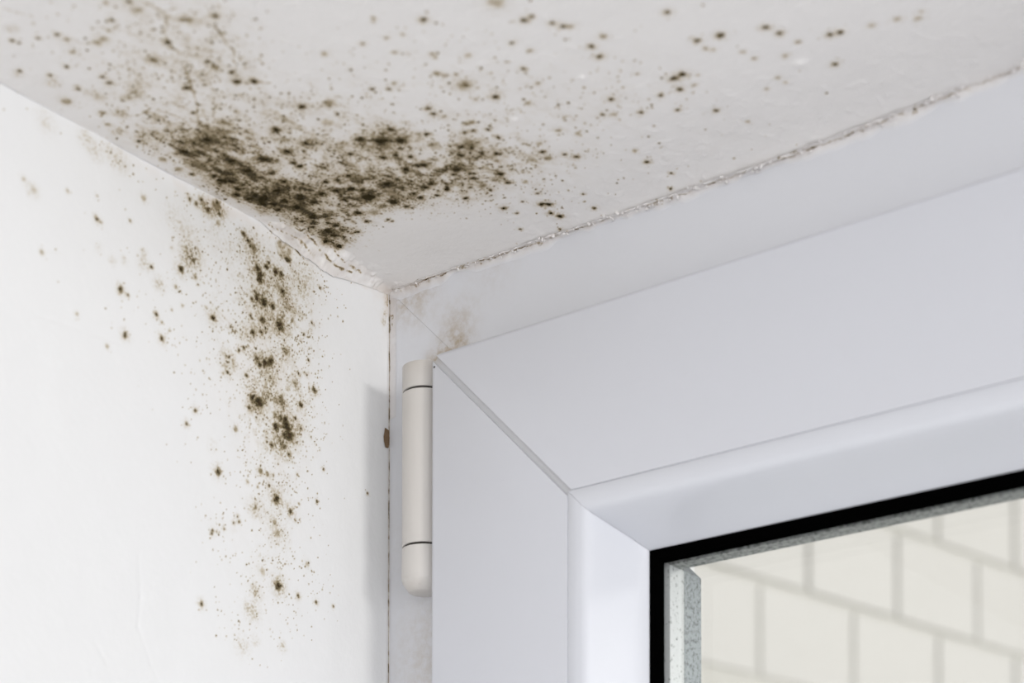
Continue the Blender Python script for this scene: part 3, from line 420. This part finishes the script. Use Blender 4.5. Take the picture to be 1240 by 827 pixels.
Yr = yy0 * (1 - FF) ** 1.6 - 0.10 * (1 - FF) + 0.03 * FF - lump * 0.75 * np.exp(-((FF - 0.30) / 0.16) ** 2)
Zr = -s_ + 0.35 * (1 - FF) - ext * smooth(0.30, 1, FF) - lump * 0.55 * np.exp(-((FF - 0.22) / 0.17) ** 2)
cw = 0.012 + 0.030 * smooth(0.45, 0.8, nz(2.2, 109)); cm = smooth(0.36, 0.52, nz(3.5, 110)) * np.interp(XX, [0, 150, 200, 250], [1, 1, .7, .45])
g_ = np.exp(-((FF - fc) / np.maximum(cw, 0.012)) ** 2) * cm
Yr = Yr + 0.9 * g_; Yr = np.where(FF < 0.9, np.minimum(Yr, -0.02), Yr)
dots = smooth(0.66, 0.78, fbm(XX, FF * 5, 0.9, 2, 111)) * (FF < 0.6)
rs = np.clip(0.95 * g_ + 0.55 * dots * smooth(0.4, 0.7, nz(7, 112)), 0, 1)
rg = np.clip(0.35 * smooth(0.4, 0.7, fbm(XX, FF * 3, 3, 3, 113)) * np.exp(-((FF - 0.4) / 0.25) ** 2) * np.interp(XX, [0, 60, 250], [1.2, 1.0, 0.5]) + 0.4 * np.exp(-XX / 18) * smooth(.3, .6, fbm(XX, FF * 4, 4, 3, 114)), 0, 1)
P = np.stack([XX, Yr, Zr], -1) * MM
filler = tag(grid_mesh('filler_bead', P, M_filler, {'stain': rs, 'grime': rg, 'thin': smooth(0.45, 0.95, FF)}, flip=False), category='filler',
             label='ragged cracked filler bead along the joint between ceiling and window frame')
# crumbs of old paint along it
r = np.random.default_rng(99); bm = bmesh.new()
for k in range(190):
    x = r.random() ** 0.8 * 245 + 1; s = (0.18 + 0.5 * r.random() ** 3) * MM
    z = -sag(x) * min(1, max(.3, x / 6)) - (0.2 + 1.5 * r.random()); y = -(0.9 + 1.9 * r.random())
    m_ = Matrix.Translation((x * MM, y * MM, z * MM + 0.0005)) @ Euler(r.random(3) * 3).to_matrix().to_4x4() @ Matrix.Diagonal((s * 1.5, s, s * .7, 1))
    bmesh.ops.create_icosphere(bm, subdivisions=1, radius=1, matrix=m_)
sub(link('paint_crumbs', bm, M_filler, None, 60), filler)['kind'] = 'stuff'

# strip of old paint lapping from the wall onto the frame in the vertical corner
zs = np.concatenate([np.arange(-1.5, -175, -0.3), np.array([-200, -300, -600, -1200])]); nf = 34
f = np.linspace(0, 1, nf); ZZ, FF = np.meshgrid(zs, f, indexing='ij')
nz = lambda size, seed: fbm(ZZ, ZZ * 0, size, 3, seed)
wid = np.where(ZZ > -45.0, 3.1, 0.55) + 0.15 * (nz(3, 121) - 0.5)
Xs = np.where(FF < 0.35, 0.06 + 0.15 * FF / 0.35, 0.21 + (wid - 0.21) * (FF - 0.35) / 0.65)
Ys = np.where(FF < 0.35, -0.9 + (0.9 - 0.18) * FF / 0.35, -0.18 + 0.08 * (FF - 0.35) / 0.65)
fc = 0.27 + 0.10 * (nz(2.5, 122) - 0.5)
gw = 0.040 + 0.05 * smooth(0.4, 0.75, nz(2, 123)); gm = 0.8 + 0.2 * smooth(0.40, 0.55, nz(4, 124))
g_ = np.exp(-((FF - fc) / gw) ** 2) * gm
spot = np.exp(-((ZZ + 61.5) / 0.9) ** 2) * np.exp(-((FF - 0.36) / 0.13) ** 2)
ss = np.clip(g_ + spot + 0.5 * smooth(0.7, 0.8, fbm(ZZ, FF * 4, 1.2, 2, 125)) * (ZZ > -14), 0, 1)
sg = np.clip(0.10 + 0.45 * np.exp(ZZ / 12) * smooth(.3, .6, fbm(ZZ, FF * 4, 3, 3, 126)) + 0.25 * (ZZ < -100) * smooth(.4, .7, fbm(ZZ, FF * 3, 5, 3, 127)), 0, 1)
P = np.stack([Xs, Ys + 0.25 * g_ * (FF > 0.2), ZZ], -1) * MM; P[..., 1] = np.minimum(P[..., 1], -0.00004)
tag(grid_mesh('paint_strip', P, M_filler, {'stain': ss, 'grime': sg, 'thin': 0.35 + 0.4 * smooth(0.5, 1, FF)}, flip=False), category='paint strip',
    label='narrow pale paint strip with a dark vertical crack where the left wall meets the frame')

# ---------------------------------------------------------------- window: fixed frame
FX1, FZ1 = 0.90, -1.30
def rail_loop(bm, pf, profile, side, g):
    """one mitred rail. pf = (x0, z0, x1, z1) outer rectangle; profile [(w, y)], g = half gap at the mitre; side top/left/bottom/right"""
    x0, z0, x1, z1 = pf; A = []; B = []
    for w, wz, y in profile:
        if side == 'top': A.append((x0 + w + g, y, z0 - wz)); B.append((x1 - w - g, y, z0 - wz))
        if side == 'bottom': A.append((x0 + w + g, y, z1 + wz)); B.append((x1 - w - g, y, z1 + wz))
        if side == 'left': A.append((x0 + w, y, z0 - wz - g)); B.append((x0 + w, y, z1 + wz + g))
        if side == 'right': A.append((x1 - w, y, z0 - wz - g)); B.append((x1 - w, y, z1 + wz + g))
    a = [bm.verts.new(p) for p in A]; b = [bm.verts.new(p) for p in B]; n = len(a)
    for i in range(n): bm.faces.new((a[i], a[(i + 1) % n], b[(i + 1) % n], b[i]))
    bm.faces.new(a); bm.faces.new(b[::-1])
def prof(pts, kz=1.0): return [(w, (w * kz if w < 0.0552 else w + 0.0552 * (kz - 1)), y) for w, y in pts]
window = empty('window_1', (0.0, 0, 0), kind='structure', label='white plastic window frame fixed in the opening')
fp = prof([(0.0003, 0.0), (0.046, 0.0), (0.046, 0.058), (0.0003, 0.058)])
for side in ('top', 'left', 'bottom', 'right'):
    bm = bmesh.new(); rail_loop(bm, (0, -0.0003, FX1, FZ1), fp, side, 0.00004)
    link('frame_rail', bm, M_frame, window)

# ---------------------------------------------------------------- window: opening sash
SX0, SZ0, SX1, SZ1 = 0.03334, -0.03651, 0.865, -1.265; KZ = 56.09 / 55.0
sash = empty('window_sash', (SX0, 0, SZ1), label='white plastic opening sash with welded mitre around the glass'); sash.parent = window
arc = [(0.0016 * (1 - math.cos(a)), -0.0164 - 0.0016 * math.sin(a)) for a in (0, 0.5, 1.05, 1.57)]
sp = prof([(0.0, -0.0018)] + arc + [(0.0546, -0.018), (0.05480, -0.01775), (0.05485, 0.0046), (0.0552, 0.0046), (0.0552, 0.030), (0.0128, 0.030), (0.0128, -0.0018)], KZ)
cut_co = Vector((SX0 + 0.0016, 0, SZ0 - 0.0016)); cut_no = Vector((-1, 0, 1)).normalized()
def chamfer(bm):
    res = bmesh.ops.bisect_plane(bm, geom=bm.verts[:] + bm.edges[:] + bm.faces[:], dist=1e-7, plane_co=cut_co, plane_no=cut_no, clear_outer=True)
    bmesh.ops.holes_fill(bm, edges=[e for e in bm.edges if e.is_boundary], sides=0)
G = 0.0016
for side, nm in (('top', 'sash_rail'), ('left', 'sash_stile'), ('bottom', 'sash_rail'), ('right', 'sash_stile')):
    bm = bmesh.new(); rail_loop(bm, (SX0, SZ0, SX1, SZ1), sp, side, G)
    if side in ('top', 'left'): chamfer(bm)
    sub(link(nm, bm, M_pvc, None, 35), sash)
def seam(cx, cz, sx, sz):
    """sunk weld strip filling the gap of the mitre; sx, sz = direction inward"""
    bm = bmesh.new(); A = []; w0, w1 = 0.0004, 0.0547
    for y in (-0.0176, 0.0):
        for w, dx, dz in ((w0, -G, 0), (w0, 0, 0), (w0, G * 1.02, 0), (w1, G * 1.02, 0), (w1, -G * 1.02, 0)):
            pass
    top = [(w0, G), (w1, G), (w1, -G), (w0, -G)]
    ring0 = []; ring1 = []
    for w, s in top:
        # s > 0: the rail side (shifted in x), s < 0: the stile side (shifted in z)
        x = cx + sx * (w + (s if s > 0 else 0)); z = cz + sz * (w * KZ + (-s if s < 0 else 0))
        ring0.append(bm.verts.new((x, -0.0168, z))); ring1.append(bm.verts.new((x, 0.004, z)))
    bm.faces.new(ring0); bm.faces.new(ring1[::-1])
    for i in range(4): bm.faces.new((ring0[i], ring0[(i + 1) % 4], ring1[(i + 1) % 4], ring1[i]))
    return bm
for cx, cz, sx, sz in ((SX0, SZ0, 1, -1), (SX1, SZ0, -1, -1), (SX0, SZ1, 1, 1), (SX1, SZ1, -1, 1)):
    bm = seam(cx, cz, sx, sz)
    if (sx, sz) == (1, -1): chamfer(bm)
    sub(link('weld_seam', bm, M_seam), sash)
# glazing beads: short flat, then a long concave slope down to the gasket
bd = [(0.05492, -0.01765), (0.05500, -0.0179), (0.0552, -0.0180), (0.0600, -0.0180), (0.0609, -0.01775), (0.0617, -0.0171), (0.0624, -0.0159), (0.0632, -0.0141),
      (0.0643, -0.0114), (0.0656, -0.0082), (0.0670, -0.0050), (0.0686, -0.0018), (0.0700, 0.0006), (0.0708, 0.0018), (0.0712, 0.0024), (0.0714, 0.0030), (0.0713, 0.0045), (0.05492, 0.0045)]
gk = [(0.0709, 0.0029), (0.0722, 0.0025), (0.0740, 0.0029), (0.0753, 0.0041), (0.0756, 0.0046), (0.0709, 0.0046)]
for side in ('top', 'left', 'bottom', 'right'):
    bm = bmesh.new(); rail_loop(bm, (SX0, SZ0, SX1, SZ1), prof(bd, KZ), side, 0.00006); sub(link('glazing_bead', bm, M_bead, None, 35), sash)
    bm = bmesh.new(); rail_loop(bm, (SX0, SZ0, SX1, SZ1), prof(gk, KZ), side, 0.0); sub(link('glass_gasket', bm, M_black, None, 60), sash)
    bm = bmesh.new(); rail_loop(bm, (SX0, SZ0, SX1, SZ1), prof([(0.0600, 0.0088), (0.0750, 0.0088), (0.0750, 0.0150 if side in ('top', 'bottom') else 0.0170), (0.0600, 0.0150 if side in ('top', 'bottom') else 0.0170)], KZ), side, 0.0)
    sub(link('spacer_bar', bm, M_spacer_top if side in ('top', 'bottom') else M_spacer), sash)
for side in ('left', 'right'):
    bm = bmesh.new(); rail_loop(bm, (SX0, SZ0, SX1, SZ1), prof([(0.0600, 0.0171), (0.07505, 0.0171), (0.0752, 0.0270), (0.0600, 0.0270)], KZ), side, 0.0)
    sub(link('outer_gasket', bm, M_seal), sash)
for ya, yb, ins in ((0.0047, 0.0087, 0.058), (0.0151, 0.0191, 0.0753)):
    bm = bmesh.new(); box(bm, (SX0 + ins, ya, SZ1 + 0.060), (SX1 - ins, yb, SZ0 - 0.060)); sub(link('glass_pane', bm, M_glass), sash)

# ---------------------------------------------------------------- hinge
HX, HY, HR = 0.0246, -0.0105, 0.0074
hinge = empty('window_hinge', (HX, HY, -0.1135), label='cream plastic capped barrel hinge standing between frame and sash'); hinge.parent = window
def lathe(prof_, seg=40):
    bm = bmesh.new(); rings = []
    for rr, z in prof_:
        rings.append([bm.verts.new((HX + rr * math.cos(2 * math.pi * k / seg), HY + rr * math.sin(2 * math.pi * k / seg), z)) for k in range(seg)])
    for a, b in zip(rings[:-1], rings[1:]):
        for k in range(seg): bm.faces.new((a[k], a[(k + 1) % seg], b[(k + 1) % seg], b[k]))
    bm.faces.new(rings[0][::-1]); bm.faces.new(rings[-1]); return bm
e = 0.0002; Z_ = 0.0009
def hz(pts): return lathe([(r_, z_ + Z_) for r_, z_ in pts])
sub(link('hinge_cap', hz([(HR - .0001, -0.0374), (HR, -0.0376), (HR, -0.0458 + e), (HR - e, -0.0458)]), M_hinge, None, 40), hinge)
sub(link('hinge_barrel', hz([(HR - e, -0.0465), (HR, -0.0465 - e), (HR, -0.0974 + e), (HR - e, -0.0974)]), M_hinge, None, 40), hinge)
sub(link('hinge_cap', hz([(HR - e, -0.0981), (HR, -0.0981 - e), (HR + .0001, -0.1083), (HR - .0003, -0.1095), (HR - .0022, -0.1122), (HR - .0030, -0.1126), (0.0008, -0.1128)]), M_hinge, None, 30), hinge)
sub(link('hinge_pin', hz([(HR - .0009, -0.0440), (HR - .0009, -0.1000)]), M_gap, None, 40), hinge)
bm = bmesh.new(); box(bm, (HX - 0.0020, HY + 0.003, -0.0955), (HX + 0.0075, -0.0003, -0.0490)); bmesh.ops.bevel(bm, geom=bm.edges[:], offset=0.0004, segments=1)
sub(link('hinge_leaf', bm, M_hinge), hinge)
bm = bmesh.new(); bmesh.ops.create_icosphere(bm, subdivisions=2, radius=1, matrix=Matrix.Translation((0.0350, -0.01795, -0.0410)) @ Matrix.Diagonal((0.00042, 0.00012, 0.00042, 1)))
sub(link('dirt_speck', bm, M_gap), sash)

# ---------------------------------------------------------------- painted block wall in the yard outside
P0 = Vector((-1.2938, 3.7874, 0.0)); DV = Vector((0.1822, 0.9833, 0)); NV = Vector((0.9833, -0.1822, 0))
out_wall = empty('wall_outside', P0, kind='structure', label='cream painted block wall seen blurred through the glass')
out_wall.rotation_euler = (0, 0, math.atan2(DV.y, DV.x))              # local x runs along the wall, local -y faces the window
bpy.context.view_layer.update()
bm = bmesh.new(); box(bm, (-3.3, 0.004, -2.0), (1.7, 0.25, 2.4)); sub_ = link('mortar_bed', bm, M_mortar); sub_.parent = out_wall
H, L, J = 0.2017, 0.31, 0.016
bm = bmesh.new(); box(bm, (-L / 2 + J / 2, -0.005, -H / 2 + J / 2), (L / 2 - J / 2, 0.06, H / 2 - J / 2)); bmesh.ops.bevel(bm, geom=bm.edges[:], offset=0.004, segments=1)
b0 = link('block', bm, M_block, out_wall); first = True
for row in range(-1, 5):
    zc = 0.8047 + H * (row + 0.5)
    off = -0.203 if row % 2 == 0 else -0.358
    for k in range(-6, 3):
        sx = off + L * (k + 0.5)
        o = b0 if first else b0.copy(); 
        if not first: COL.objects.link(o)
        first = False
        o.parent = out_wall; o.location = (sx, 0.002 * math.sin(7.1 * k + 3 * row), zc)
